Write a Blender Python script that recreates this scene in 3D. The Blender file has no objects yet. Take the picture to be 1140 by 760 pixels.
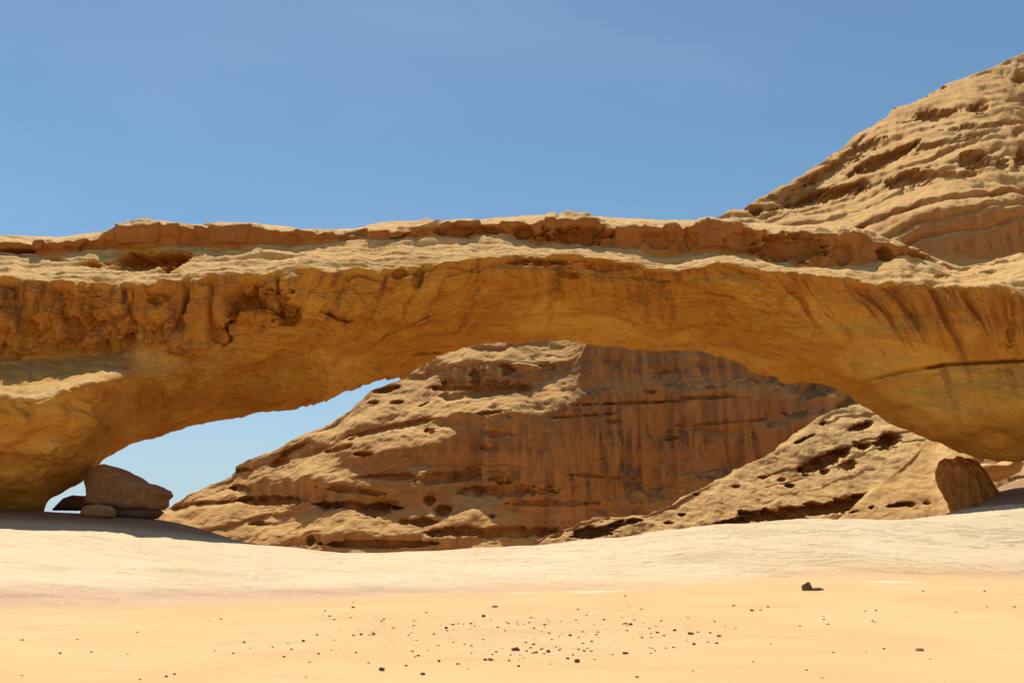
import bpy, math, random
import numpy as np

rng = np.random.default_rng(7)
random.seed(7)
scene = bpy.context.scene
COL = scene.collection

# ------------------------------------------------------------------ camera
F = 1013.0                       # focal length in pixels of the 1140 px wide photograph
PITCH = math.atan(235.0 / F)
EYE = 1.7
CP, SP = math.cos(PITCH), math.sin(PITCH)


def unproj(px, py, Y):
    px = np.asarray(px, float); py = np.asarray(py, float); Y = np.asarray(Y, float)
    cx = (px - 570.0) / F; cy = (380.0 - py) / F
    dy = CP - SP * cy; dz = SP + CP * cy
    k = Y / dy
    return np.stack(np.broadcast_arrays(cx * k, Y, EYE + dz * k), -1)


def tan_el(py):
    cy = (380.0 - np.asarray(py, float)) / F
    return (SP + CP * cy) / (CP - SP * cy)


def proj(P):
    x = P[..., 0]; y = P[..., 1]; z = P[..., 2] - EYE
    d = y * CP + z * SP
    return 570.0 + F * x / d, 380.0 - F * (-y * SP + z * CP) / d


# ------------------------------------------------------------------ noise
_perm = np.random.default_rng(3).permutation(256).astype(np.int32)
_perm = np.concatenate([_perm, _perm, _perm])
_grad = np.array([[1, 1, 0], [-1, 1, 0], [1, -1, 0], [-1, -1, 0], [1, 0, 1], [-1, 0, 1], [1, 0, -1], [-1, 0, -1],
                  [0, 1, 1], [0, -1, 1], [0, 1, -1], [0, -1, -1], [1, 1, 0], [-1, 1, 0], [0, -1, 1], [0, -1, -1]], np.float32)


def perlin(P, seed=0):
    sh = P.shape[:-1]
    Q = P.reshape(-1, 3).astype(np.float32) + np.float32(seed * 17.37 + 0.123)
    I = np.floor(Q); fr = Q - I
    I = I.astype(np.int32) & 255
    w = fr * fr * fr * (fr * (fr * 6 - 15) + 10)
    out = None

    def g(dx, dy, dz):
        h = _perm[_perm[_perm[(I[:, 0] + dx) & 255] + ((I[:, 1] + dy) & 255)] + ((I[:, 2] + dz) & 255)] & 15
        G = _grad[h]
        return G[:, 0] * (fr[:, 0] - dx) + G[:, 1] * (fr[:, 1] - dy) + G[:, 2] * (fr[:, 2] - dz)
    l = lambda a, b, t: a + (b - a) * t
    x00 = l(g(0, 0, 0), g(1, 0, 0), w[:, 0]); x10 = l(g(0, 1, 0), g(1, 1, 0), w[:, 0])
    x01 = l(g(0, 0, 1), g(1, 0, 1), w[:, 0]); x11 = l(g(0, 1, 1), g(1, 1, 1), w[:, 0])
    out = l(l(x00, x10, w[:, 1]), l(x01, x11, w[:, 1]), w[:, 2])
    return out.reshape(sh)


def fbm(P, octv=4, gain=0.5, seed=0):
    a, s, tot = 1.0, 0.0, 0.0
    for o in range(octv):
        s = s + a * perlin(P * (2.03 ** o), seed + o)
        tot += a; a *= gain
    return s / tot * 1.6


def ridged(P, octv=3, seed=0):
    a, s, tot = 1.0, 0.0, 0.0
    for o in range(octv):
        s = s + a * (1 - np.abs(perlin(P * (2.03 ** o), seed + o)) * 2.2)
        tot += a; a *= 0.5
    return s / tot


def sstep(x, a, b):
    t = np.clip((x - a) / (b - a), 0, 1)
    return t * t * (3 - 2 * t)


def terrace(n, levels, sharp=0.16):
    """noise cut into sheets with thin edges"""
    q = n * levels
    k = np.floor(q); fr = q - k
    return (k + sstep(fr, 0.5 - sharp, 0.5 + sharp)) / levels


def pits(P, scale, prob, seed=0, rmin=.2, rmax=.55):
    """sparse rounded hollows: 0..1"""
    sh = P.shape[:-1]
    Q = P.reshape(-1, 3).astype(np.float32) * np.float32(scale) + np.float32(seed * 7.7)
    I = np.floor(Q).astype(np.int32)
    best = np.zeros(len(Q), np.float32)
    for dx in (-1, 0, 1):
        for dy in (-1, 0, 1):
            for dz in (-1, 0, 1):
                c = I + np.array([dx, dy, dz], np.int32)
                h = _perm[_perm[_perm[c[:, 0] & 255] + (c[:, 1] & 255)] + (c[:, 2] & 255)]
                h2 = _perm[h + 31]; h3 = _perm[h + 97]; h4 = _perm[h2 + 55]
                d = np.sqrt((Q[:, 0] - c[:, 0] - h / 255.) ** 2 + (Q[:, 1] - c[:, 1] - h2 / 255.) ** 2 +
                            (Q[:, 2] - c[:, 2] - h3 / 255.) ** 2)
                r = np.where(h4 < prob * 255, rmin + (rmax - rmin) * (_perm[h3 + 11] / 255.), 1e-3)
                best = np.maximum(best, np.clip(1 - d / r, 0, 1))
    return best.reshape(sh)


def gauss(A, sig, axis):
    if sig <= 0: return A
    r = int(max(1, round(sig * 3)))
    k = np.exp(-0.5 * (np.arange(-r, r + 1) / sig) ** 2); k /= k.sum()
    pad = [(0, 0)] * A.ndim; pad[axis] = (r, r)
    B = np.pad(A, pad, mode='edge')
    out = 0
    n = A.shape[axis]
    for i, w in enumerate(k):
        sl = [slice(None)] * A.ndim; sl[axis] = slice(i, i + n)
        out = out + w * B[tuple(sl)]
    return out


def normals(P):
    du = np.gradient(P, axis=1); dv = np.gradient(P, axis=0)
    N = np.cross(dv, du)
    N /= np.maximum(np.linalg.norm(N, axis=-1, keepdims=True), 1e-9)
    return N


# ------------------------------------------------------------------ mesh helpers
def mesh_from_grid(name, P, attrs, mat, close_u=False, origin=(0, 0, 0), N=None, facemask=None, flip=False):
    nv, nu = P.shape[:2]
    V = (P - np.asarray(origin)).reshape(-1, 3).astype(np.float32)
    idx = np.arange(nv * nu).reshape(nv, nu)
    a, b, c, d = idx[:-1, :-1], idx[:-1, 1:], idx[1:, 1:], idx[1:, :-1]
    Q = np.stack([a, b, c, d] if not flip else [a, d, c, b], -1)
    if facemask is not None: Q = Q[facemask]
    Q = Q.reshape(-1, 4)
    used = np.unique(Q)
    remap = np.full(nv * nu, -1, np.int64); remap[used] = np.arange(len(used))
    Q = remap[Q]; V = V[used]
    me = bpy.data.meshes.new(name)
    me.vertices.add(len(V)); me.vertices.foreach_set('co', V.ravel())
    me.loops.add(Q.size); me.loops.foreach_set('vertex_index', Q.ravel().astype(np.int32))
    me.polygons.add(len(Q))
    me.polygons.foreach_set('loop_start', np.arange(0, Q.size, 4, dtype=np.int32))
    me.polygons.foreach_set('loop_total', np.full(len(Q), 4, np.int32))
    me.update(calc_edges=True); me.validate()
    me.polygons.foreach_set('use_smooth', np.ones(len(me.polygons), bool))
    for k, A in (attrs or {}).items():
        at = me.attributes.new(k, 'FLOAT', 'POINT')
        at.data.foreach_set('value', np.asarray(A, np.float32).reshape(-1)[used])
    if N is not None:
        me.normals_split_custom_set_from_vertices(N.reshape(-1, 3)[used])
    me.materials.append(mat)
    o = bpy.data.objects.new(name, me); COL.objects.link(o); o.location = origin
    return o


def tag(o, label=None, cat=None, group=None, kind=None):
    if label: o['label'] = label
    if cat: o['category'] = cat
    if group: o['group'] = group
    if kind: o['kind'] = kind
    return o


# ------------------------------------------------------------------ materials
class NT:
    def __init__(s, name):
        s.m = bpy.data.materials.new(name); s.m.use_nodes = True
        s.t = s.m.node_tree; s.t.nodes.clear()

    def n(s, typ, **kw):
        nd = s.t.nodes.new(typ)
        for k, v in kw.items():
            if k.startswith('i_'):
                key = k[2:]
                nd.inputs[int(key) if key.isdigit() else key.replace('_', ' ')].default_value = v
            else: setattr(nd, k, v)
        return nd

    def l(s, a, b): s.t.links.new(a, b)

    def noise(s, vec, scale, detail=6, rough=.6, dist=0.):
        nd = s.n('ShaderNodeTexNoise'); s.l(vec, nd.inputs['Vector'])
        nd.inputs['Scale'].default_value = scale; nd.inputs['Detail'].default_value = detail
        nd.inputs['Roughness'].default_value = rough; nd.inputs['Distortion'].default_value = dist
        return nd.outputs['Fac']

    def mapping(s, vec, sc, rot=(0, 0, 0)):
        nd = s.n('ShaderNodeMapping'); s.l(vec, nd.inputs['Vector'])
        nd.inputs['Scale'].default_value = sc; nd.inputs['Rotation'].default_value = rot
        return nd.outputs['Vector']

    def rng(s, v, a, b, c=0., d=1., smooth=True):
        nd = s.n('ShaderNodeMapRange')
        nd.interpolation_type = 'SMOOTHSTEP' if smooth else 'LINEAR'
        s.l(v, nd.inputs['Value'])
        for k, x in zip(('From Min', 'From Max', 'To Min', 'To Max'), (a, b, c, d)): nd.inputs[k].default_value = x
        return nd.outputs['Result']

    def math(s, op, a, b=None):
        nd = s.n('ShaderNodeMath', operation=op)
        for i, x in enumerate((a, b)):
            if x is None: continue
            if isinstance(x, (int, float)): nd.inputs[i].default_value = x
            else: s.l(x, nd.inputs[i])
        return nd.outputs[0]

    def mix(s, fac, a, b, blend='MIX'):
        nd = s.n('ShaderNodeMix', data_type='RGBA', blend_type=blend)
        if isinstance(fac, (int, float)): nd.inputs[0].default_value = fac
        else: s.l(fac, nd.inputs[0])
        for i, x in ((6, a), (7, b)):
            if isinstance(x, tuple): nd.inputs[i].default_value = (*x, 1)
            else: s.l(x, nd.inputs[i])
        return nd.outputs[2]

    def attr(s, name):
        return s.n('ShaderNodeAttribute', attribute_name=name).outputs['Fac']

    def finish(s, col, height, dist=.05, strength=.6, rough=.95, spec=.12):
        b = s.n('ShaderNodeBsdfPrincipled'); o = s.n('ShaderNodeOutputMaterial')
        s.l(col, b.inputs['Base Color']); b.inputs['Roughness'].default_value = rough
        b.inputs['Specular IOR Level'].default_value = spec
        if height is not None:
            bp = s.n('ShaderNodeBump'); bp.inputs['Strength'].default_value = strength
            bp.inputs['Distance'].default_value = dist
            s.l(height, bp.inputs['Height']); s.l(bp.outputs[0], b.inputs['Normal'])
        s.l(b.outputs[0], o.inputs['Surface'])
        return s.m


def rock_material(name, c_lo, c_mid, c_hi, pale, rust, dark, k=1.0, streak=(1.2, 1.2, .06), bump=.06, lay_amt=.5):
    """k scales texture frequency (1 = arch distance)."""
    m = NT(name)
    tc = m.n('ShaderNodeTexCoord').outputs['Object']
    n1 = m.noise(tc, .13 * k, 5, .55, .4)
    n2 = m.noise(tc, 1.1 * k, 8, .62, .2)
    lay = m.noise(m.mapping(tc, (.12 * k, .12 * k, 1.5 * k), (.05, .03, 0)), 1.0, 6, .6, .6)
    fine = m.noise(tc, 9 * k, 8, .65)
    base = m.mix(m.rng(n1, .35, .68), c_lo, c_mid)
    base = m.mix(m.rng(n2, .42, .75, 0, .75), base, c_hi)
    base = m.mix(m.rng(lay, .5, .66, 0, lay_amt), base, rust)
    base = m.mix(m.math('MULTIPLY', m.attr('bleach'), .75), base, (.65, .35, .065))
    # rust wash and desert varnish on steep faces, plus painted shade in hollows, benches
    st = m.noise(m.mapping(tc, streak), 1.0 * k, 7, .62, .35)
    rs = m.math('MULTIPLY', m.attr('rust'), m.rng(st, .32, .58, .35, 1.))
    base = m.mix(rs, base, rust)
    st2 = m.noise(m.mapping(tc, tuple(x * 1.9 for x in streak)), 1.0 * k, 6, .6, .3)
    vs = m.math('MULTIPLY', m.attr('varn_shade'), m.rng(st2, .42, .60))
    base = m.mix(vs, base, dark)
    # wind-blown pale dust
    du = m.math('MULTIPLY', m.attr('dust'), m.rng(n2, .22, .55, .3, 1.))
    base = m.mix(du, base, pale)
    f = m.rng(fine, .3, .7, .84, 1.14, False)
    val = m.n('ShaderNodeVectorMath', operation='SCALE')
    m.l(base, val.inputs[0]); m.l(f, val.inputs['Scale'])
    h = m.math('ADD', m.math('MULTIPLY', n2, 1.2), m.math('MULTIPLY', fine, .35))
    h = m.math('ADD', h, m.math('MULTIPLY', lay, .5))
    return m.finish(val.outputs[0], h, bump / k, .8)


M_ARCH = rock_material('arch_sandstone', (.46, .20, .026), (.56, .262, .036), (.61, .315, .056),
                       (.59, .36, .138), (.44, .16, .026), (.20, .085, .03), 1.0, (1.0, 1.0, .10), .11)
M_CAP = rock_material('caprock_sandstone', (.40, .16, .038), (.46, .195, .05), (.52, .25, .075),
                      (.59, .365, .145), (.32, .12, .03), (.18, .08, .035), 1.2, (.7, .7, .25))
M_HILL = rock_material('hill_sandstone', (.43, .215, .068), (.48, .25, .085), (.53, .295, .11),
                       (.56, .33, .122), (.41, .185, .058), (.15, .085, .05), .65, (.8, .8, .12), .10, .75)
M_BUTT = rock_material('pale_sandstone', (.49, .28, .10), (.53, .315, .12), (.56, .34, .14),
                       (.60, .37, .145), (.36, .155, .045), (.15, .08, .045), .8, (1., 1., .3), .07)
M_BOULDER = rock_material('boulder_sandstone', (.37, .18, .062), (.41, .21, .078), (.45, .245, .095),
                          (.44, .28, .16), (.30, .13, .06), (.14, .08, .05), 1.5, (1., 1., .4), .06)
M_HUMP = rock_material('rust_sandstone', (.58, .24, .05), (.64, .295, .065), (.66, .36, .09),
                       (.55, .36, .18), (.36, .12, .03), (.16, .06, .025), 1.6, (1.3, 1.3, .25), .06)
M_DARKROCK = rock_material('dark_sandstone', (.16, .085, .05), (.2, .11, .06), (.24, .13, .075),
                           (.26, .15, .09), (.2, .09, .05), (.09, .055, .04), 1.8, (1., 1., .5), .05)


def shelf_material():
    m = NT('slickrock')
    tc = m.n('ShaderNodeTexCoord').outputs['Object']
    n1 = m.noise(tc, .12, 5, .55, .5)
    n2 = m.noise(m.mapping(tc, (.25, 1., 1.), (0, 0, .12)), 1.1, 8, .62, .6)
    n3 = m.noise(m.mapping(tc, (.16, .8, 1.), (0, 0, -.25)), 1.7, 9, .66, 1.2)
    fine = m.noise(tc, 7, 8, .65)
    base = m.mix(m.rng(n1, .35, .65), (.595, .45, .265), (.645, .50, .315))
    base = m.mix(m.rng(n2, .45, .75, 0, .55), base, (.62, .44, .24))
    base = m.mix(m.rng(n3, .54, .66, 0, .5), base, (.55, .375, .21))
    dash = m.noise(m.mapping(tc, (.5, 2.2, 1.), (0, 0, -.2)), 1.0, 5, .6, .8)
    base = m.mix(m.rng(dash, .62, .70, 0, .7), base, (.36, .25, .16))
    base = m.mix(m.rng(dash, .42, .30, 0, .6), base, (.68, .55, .375))
    base = m.mix(m.math('MULTIPLY', m.attr('sandy'), m.rng(n1, .2, .5, .7, 1.)), base, (.60, .38, .19))
    base = m.mix(m.math('MULTIPLY', m.attr('stain'), m.rng(n2, .3, .6, .5, 1.)), base, (.47, .285, .185))
    base = m.mix(m.attr('dark'), base, (.30, .17, .09))  # painted ground shadow under the arch
    f = m.rng(fine, .3, .7, .88, 1.1, False)
    val = m.n('ShaderNodeVectorMath', operation='SCALE')
    m.l(base, val.inputs[0]); m.l(f, val.inputs['Scale'])
    h = m.math('ADD', m.math('MULTIPLY', n3, 1.2), m.math('MULTIPLY', fine, .3))
    return m.finish(val.outputs[0], h, .06, .6)


def sand_material():
    m = NT('sand')
    tc = m.n('ShaderNodeTexCoord').outputs['Object']
    n1 = m.noise(tc, .16, 5, .5, .6)
    n2 = m.noise(m.mapping(tc, (.35, 1., 1.), (0, 0, .1)), 1.3, 6, .6, .4)
    grit = m.noise(tc, 26, 6, .7)
    sp = m.noise(tc, 11, 2, .5)
    base = m.mix(m.rng(n1, .35, .65), (.56, .36, .165), (.60, .40, .19))
    base = m.mix(m.rng(n2, .48, .72, 0, .75), base, (.54, .33, .165))
    base = m.mix(m.attr('white'), base, (.70, .55, .37))
    base = m.mix(m.math('MULTIPLY', m.attr('grit'), m.rng(sp, .55, .64, 0, .75)), base, (.40, .25, .14))
    f = m.rng(grit, .3, .7, .86, 1.12, False)
    val = m.n('ShaderNodeVectorMath', operation='SCALE')
    m.l(base, val.inputs[0]); m.l(f, val.inputs['Scale'])
    h = m.math('ADD', m.math('MULTIPLY', n2, .8), m.math('MULTIPLY', grit, .3))
    h = m.math('ADD', h, m.math('MULTIPLY', m.noise(tc, 4.5, 5, .6), .5))
    return m.finish(val.outputs[0], h, .05, .55)


M_SHELF = shelf_material()
M_SAND = sand_material()


def stone_material(name, c1, c2):
    m = NT(name)
    tc = m.n('ShaderNodeTexCoord').outputs['Object']
    n = m.noise(tc, 14, 6, .6)
    col = m.mix(m.rng(n, .35, .65), c1, c2)
    return m.finish(col, n, .02, .6)


M_STONE = stone_material('dark_stone', (.095, .055, .032), (.20, .12, .065))
M_STONE_B = stone_material('brown_stone', (.20, .12, .07), (.28, .175, .10))

# ------------------------------------------------------------------ shelf of bare rock + sand
I_ = np.interp


def L(pts):
    xs = [p[0] for p in pts]; ys = [p[1] for p in pts]
    return lambda x: np.interp(x, xs, ys)


py_b = L([(-400, 676), (0, 678), (160, 678), (281, 670), (360, 666), (480, 663), (600, 660), (720, 657), (800, 650), (915, 643), (1000, 645), (1140, 648), (1500, 650)])
Y_b = L([(-400, 26), (0, 27), (300, 29), (600, 33), (900, 36), (1140, 37), (1500, 37)])
py_c = L([(-400, 560), (0, 579), (100, 585), (200, 597), (270, 604), (380, 612), (480, 611), (600, 605), (700, 597), (800, 585), (900, 577), (1000, 575), (1100, 571), (1140, 567), (1500, 550)])
py_4 = L([(-400, 540), (0, 561), (100, 566), (150, 571), (190, 575), (230, 587), (270, 604), (330, 618), (400, 625), (980, 605), (1040, 582), (1080, 563), (1140, 550), (1500, 520)])


def z_b(px): return unproj(px, py_b(px), Y_b(px))[..., 2]


def shelf_lines(px):
    S1 = unproj(px, py_b(px), Y_b(px))
    S0 = S1 * np.array([.72, .72, 1]); S0[..., 2] = S1[..., 2] - 1.0
    S3 = unproj(px, py_c(px), L([(0, 46.3), (200, 46.3), (330, 44.5), (1000, 43.5), (1140, 44)])(px))
    S2 = S1 * .5 + S3 * .5
    S2[..., 2] = S1[..., 2] * .55 + S3[..., 2] * .45
    S4 = unproj(px, py_4(px), 53.0 + 0 * px)
    S5 = unproj(px, py_4(px), 62.0 + 0 * px); S5[..., 2] = S4[..., 2] - 1.6
    r = sstep(px, 1060, 1110)
    S5[..., 2] = S5[..., 2] * (1 - r) + unproj(px, 533 + 0 * px, 62 + 0 * px)[..., 2] * r
    S6 = unproj(px, 600 + 0 * px, 74 + 0 * px); S6[..., 2] = -1.0
    S7 = unproj(px, 600 + 0 * px, 130 + 0 * px); S7[..., 2] = -2.5
    return [S0, S1, S2, S3, S4, S5, S6, S7]


def interp_lines(lines, counts):
    rows = []
    for i, n in enumerate(counts):
        t = np.linspace(0, 1, n, endpoint=False)[:, None, None]
        rows.append(lines[i][None] * (1 - t) + lines[i + 1][None] * t)
    rows.append(lines[-1][None])
    return np.concatenate(rows, 0)


def px_grid(lo, a, b, hi, step, outer):
    return np.concatenate([np.linspace(lo, a, outer, endpoint=False), np.arange(a, b, step), np.linspace(b, hi, outer)])


px = px_grid(-420, -40, 1180, 1560, 1.6, 60)
P = interp_lines(shelf_lines(px), [20, 110, 150, 70, 40, 30, 20])
P = gauss(gauss(P, 9, 0), 10, 1)
nr = P.shape[0]
SHELF_BASE = P.copy()
h = fbm(P * np.array([.06, .11, 0]), 3, seed=4) * .28
tn = fbm(P * np.array([.09, .32, 0.]) + np.array([0, 1, 0]) * .0 + (P[..., 0:1] * np.array([0, .07, 0])), 5, seed=9)
h += terrace(tn, 9, .12) * .28
h += fbm(P * np.array([.5, .9, 0]), 4, seed=14) * .05
px_s = px[None] * np.ones((nr, 1))
h *= 1 - .7 * (1 - sstep(px_s, 280, 380)) * sstep(np.arange(nr)[:, None] * np.ones((1, len(px))), 200, 265)
amp = sstep(np.arange(nr)[:, None] * np.ones((1, len(px))), 14, 50)
P[..., 2] += h * amp
SHELF = P.copy()
NS = normals(P)
ppx, ppy = proj(P)
nlow = fbm(P * .12, 3, seed=21)
stain = np.exp(-((ppy - (664 - np.clip((ppx - 60) / 300, -.3, 3) * 4 + nlow * 4)) / 8.5) ** 2) * sstep(-ppx, -900, -250) * .9
stain = np.maximum(stain, sstep(-ppx, -330, -30) * np.exp(-((ppy - 662) / 11) ** 2))
sandy = sstep(ppy - py_b(ppx) + nlow * 9, -15, 2) + .45 * sstep(ppx, 760, 900) * sstep(ppy, 615, 632)
dark = sstep(P[..., 1], 45.5, 49) * .85  # shadow of the arch put into the ground colour
mesh_flip = True
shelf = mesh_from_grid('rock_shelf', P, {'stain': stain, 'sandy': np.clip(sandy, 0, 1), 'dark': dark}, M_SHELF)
tag(shelf, 'pale bare slickrock shelf rising from the sand to the foot of the arch', 'rock ground', kind='structure')


def shelf_z(x, y):
    d = (SHELF[..., 0] - x) ** 2 + (SHELF[..., 1] - y) ** 2
    i = np.unravel_index(np.argmin(d), d.shape)
    return SHELF[i][2]


def sand_height(x, y):
    yy = np.maximum(y, 2.0)
    pxx = 570 + F * x / yy
    pxx = np.clip(pxx, -400, 1500)
    zb = z_b(pxx); yb = Y_b(pxx)
    z = zb * sstep(yy, 7, yb) - sstep(yy, yb + 1, yb + 14) * (zb + .6)
    Q = np.stack([x, y, 0 * x], -1)
    z = z + fbm(Q * np.array([.10, .16, 0]), 3, seed=31) * .10 * sstep(-np.abs(y - 20), -60, -12)
    z = z + fbm(Q * np.array([.55, 1.0, 0]), 4, seed=35) * .034
    return z


g1 = 32 * 1.28 ** np.arange(1, 22)
xs = np.concatenate([-g1[::-1], np.arange(-32, 32.01, .16), g1])
ys = np.concatenate([-(1.6 ** np.arange(17, 0, -1)), np.arange(0, 5, .5), np.arange(5, 47, .15), 47 * 1.25 ** np.arange(0, 20)])
X, Yy = np.meshgrid(xs, ys)
Z = sand_height(X, Yy)
P = np.stack([X, Yy, Z], -1)
ppx, ppy = proj(np.where(P[..., 1:2] > 1, P, np.array([0, 1., 0])))
nl = fbm(P * np.array([.35, .8, 0]), 4, seed=41)
wsp = 0
for (cx, cy, rx, ry) in ((568, 658.5, 40, 2.6), (676, 658.2, 42, 2.6), (985, 646.5, 32, 2.4), (1020, 645.5, 20, 1.4)):
    wsp = np.maximum(wsp, sstep(1.0 - ((ppx - cx) / rx) ** 2 - ((ppy - cy) / ry) ** 2 + nl * 1.8, .1, 1.1))
wsp = np.where(P[..., 1] > 3, wsp, 0)
grit = np.exp(-((ppx - 580) / 260) ** 2 - ((ppy - 700) / 26) ** 2)
ground = mesh_from_grid('ground', P, {'white': wsp * .8, 'grit': np.where(P[..., 1] > 3, grit, 0)}, M_SAND)
tag(ground, 'flat orange-yellow desert sand in front of the arch', 'sand', kind='structure')

# ------------------------------------------------------------------ natural arch
top = L([(-400, 262), (0, 261.6), (34, 263.7), (66, 264), (87, 261), (105, 257.6), (131, 254), (163, 250.5), (195, 248.5), (224, 249), (300, 250.5), (333, 254.5), (367, 256), (396, 254), (403, 252), (412, 249), (438, 245), (490, 244.5), (543, 242), (580, 239), (594, 238.4), (678, 240), (755, 243), (789, 244), (840, 249), (879, 251), (911, 250), (945, 254), (969, 259), (998, 270), (1040, 285), (1069, 296), (1103, 289), (1140, 281), (1250, 262), (1500, 250)])
cape = L([(-400, 269), (0, 269), (40, 272), (80, 269), (100, 265), (126, 259), (147, 256), (190, 250.8), (226, 251.2), (300, 253), (327, 256.5), (377, 258.5), (400, 256), (404, 262), (425, 263), (464, 257), (480, 253), (517, 248.5), (580, 248.5), (597, 247), (652, 246), (684, 254), (707, 251), (750, 250), (770, 255), (791, 247), (812, 251), (860, 253.5), (893, 255), (914, 257), (937, 257), (961, 260), (998, 273), (1003, 277), (1040, 287), (1069, 298), (1103, 291), (1140, 283), (1250, 264), (1500, 252)])
capb = L([(-400, 282), (0, 282.6), (37, 282.6), (60, 281), (87, 278.7), (131, 277), (171, 274.7), (205, 273.4), (252, 275), (300, 273.4), (343, 269.5), (385, 267), (401, 265.5), (427, 266), (454, 261), (480, 263.7), (517, 266), (580, 264.5), (599, 271), (620, 269.5), (647, 274.7), (686, 277), (718, 280), (750, 282.6), (797, 280), (812, 282.6), (839, 289), (860, 293), (879, 299), (916, 301), (940, 297), (966, 297), (987, 292), (1003, 285), (1040, 290), (1069, 301), (1103, 295), (1140, 288), (1250, 270), (1500, 258)])
lip = L([(-400, 305), (0, 306), (40, 307.6), (79, 310), (118, 317), (150, 317), (184, 313), (224, 309), (252, 306), (300, 304), (346, 296), (367, 303), (398, 298), (422, 305), (430, 298), (461, 298), (480, 291), (517, 289), (580, 287), (612, 284), (660, 285), (707, 292), (731, 298), (760, 294.5), (789, 292), (812, 292.5), (839, 298), (860, 302), (879, 304), (932, 309), (971, 311.6), (1024, 310), (1064, 313), (1103, 321), (1140, 327), (1300, 345), (1500, 350)])
low = L([(-400, 566), (0, 564), (50, 564), (54, 558), (76, 545), (90, 538), (103, 530), (110, 519), (114, 513), (147, 496), (203, 482), (242, 472.6), (263, 470), (292, 464), (334, 454), (348, 453.7), (412, 432.6), (457, 415), (489, 397.5), (523, 389), (559, 382.6), (628, 378.7), (665, 387), (731, 393), (789, 396), (812, 401), (839, 411), (877, 420), (914, 427.6), (945, 440), (966, 455), (987, 470), (1024, 485), (1064, 506), (1085, 511), (1111, 510.5), (1140, 509), (1180, 515), (1260, 590), (1500, 600)])


def mixline(left, right, f, a=330, b=950):
    """explicit trace left of a and right of b, in between a fraction f of the way from lip to lower edge"""
    mids = [(x, float(lip(x) + f * (low(x) - lip(x)))) for x in np.linspace(a, b, 24)]
    return L(left + mids + right)


faceF = mixline([(-400, 350), (0, 350), (150, 350), (205, 350), (258, 332)], [(1000, 345), (1064, 345), (1140, 350), (1500, 370)], .2)
faceG = mixline([(-400, 407), (0, 405), (39, 401), (68, 396), (105, 393), (147, 389), (184, 388), (205, 402), (229, 397), (242, 385), (258, 366), (300, 357)], [(1000, 385), (1064, 378), (1140, 376), (1500, 395)], .4)
benchH = mixline([(-400, 450), (0, 447), (26, 444), (66, 438), (100, 429), (142, 421), (180, 424), (250, 412)], [(972, 421), (1011, 411), (1058, 405), (1140, 400), (1500, 430)], .6)
bellyK = mixline([(-400, 510), (0, 506), (60, 500), (87, 492), (101, 484), (112, 474), (130, 462), (150, 452), (200, 446), (260, 440)], [(975, 440), (1000, 452), (1030, 460), (1064, 468), (1140, 465), (1500, 500)], .8)
Y0 = L([(-400, 49), (0, 50), (300, 51), (600, 52), (900, 50.5), (1140, 48), (1500, 44)])
off = {
    'top': L([(-400, 8), (950, 8), (1003, 7), (1070, 6.5), (1500, 8)]),
    'cape': L([(-400, 3.5), (180, 3.7), (400, 3.6), (404, 3.2), (600, 3.3), (950, 2.8), (1003, 3.4), (1040, 5.8), (1500, 6.5)]),
    'capb': L([(-400, 4.0), (180, 4.1), (600, 3.8), (860, 3.3), (950, 3.1), (1003, 3.8), (1040, 5.2), (1500, 5.5)]),
    'lip': L([(-400, 0), (1500, 0)]),
    'F': L([(-400, -.1), (250, -.1), (330, .15), (940, .1), (1500, .1)]),
    'G': L([(-400, 1.4), (200, 1.3), (240, 1.1), (330, 1.3), (500, 1.4), (800, 1.0), (900, .6), (1000, .35), (1500, .3)]),
    'H': L([(-400, -4.4), (60, -4.2), (115, -3.2), (136, -2.2), (152, .6), (250, 3.0), (400, 2.9), (600, 2.3), (800, 2.2), (900, 1.5), (980, .9), (1500, .7)]),
    'K': L([(-400, -3.7), (60, -3.3), (98, -2.2), (104, -1.4), (116, 1.8), (140, 4.0), (250, 5.6), (400, 5.0), (600, 3.6), (800, 3.6), (900, 2.6), (1000, .9), (1064, .3), (1500, -.2)]),
    'low': L([(-400, 1.5), (40, 2.), (90, 3.5), (115, 7.0), (150, 9), (250, 9), (400, 7.5), (600, 5.2), (800, 5.4), (940, 4.4), (1000, 3.6), (1064, 3.0), (1140, 2.6), (1500, 1)]),
}
px = px_grid(-400, -30, 1170, 1520, 1.05, 60)
wob = lambda s, a, sc=.06: a * fbm(np.stack([px * sc, 0 * px + s * 3.3, 0 * px], -1), 4, seed=s)
y0 = Y0(px)
ln = {
    'top': unproj(px, top(px) + wob(1, .7), y0 + off['top'](px)),
    'cape': unproj(px, np.maximum(cape(px) + wob(2, 1.4), top(px) + .6), y0 + off['cape'](px) + wob(12, .25)),
    'capb': unproj(px, capb(px) + wob(3, 1.2), y0 + off['capb'](px) + wob(13, .2)),
    'lip': unproj(px, lip(px) + wob(4, 2.), y0 + off['lip'](px) + wob(14, .3)),
    'F': unproj(px, faceF(px), y0 + off['F'](px)),
    'G': unproj(px, faceG(px) + wob(5, 3.), y0 + off['G'](px)),
    'H': unproj(px, benchH(px) + wob(6, 2.), y0 + off['H'](px)),
    'K': unproj(px, bellyK(px), y0 + off['K'](px)),
    'low': unproj(px, low(px) + wob(7, .8), y0 + off['low'](px)),
}
T = ln['top']; LO = ln['low']
back_off = L([(-400, 14), (900, 13), (1140, 12), (1500, 12)])(px)
A = T.copy(); A[:, 1] = y0 + back_off; A[:, 0] *= A[:, 1] / T[:, 1]; A[:, 2] -= 2.0
J = LO.copy(); J[:, 1] = np.minimum(LO[:, 1] + 3.5, y0 + back_off); J[:, 0] *= J[:, 1] / LO[:, 1]
J[:, 2] = unproj(px, low(px) - 14, J[:, 1])[:, 2]
A2 = A * .5 + J * .5; A2[:, 1] += 1.0
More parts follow.
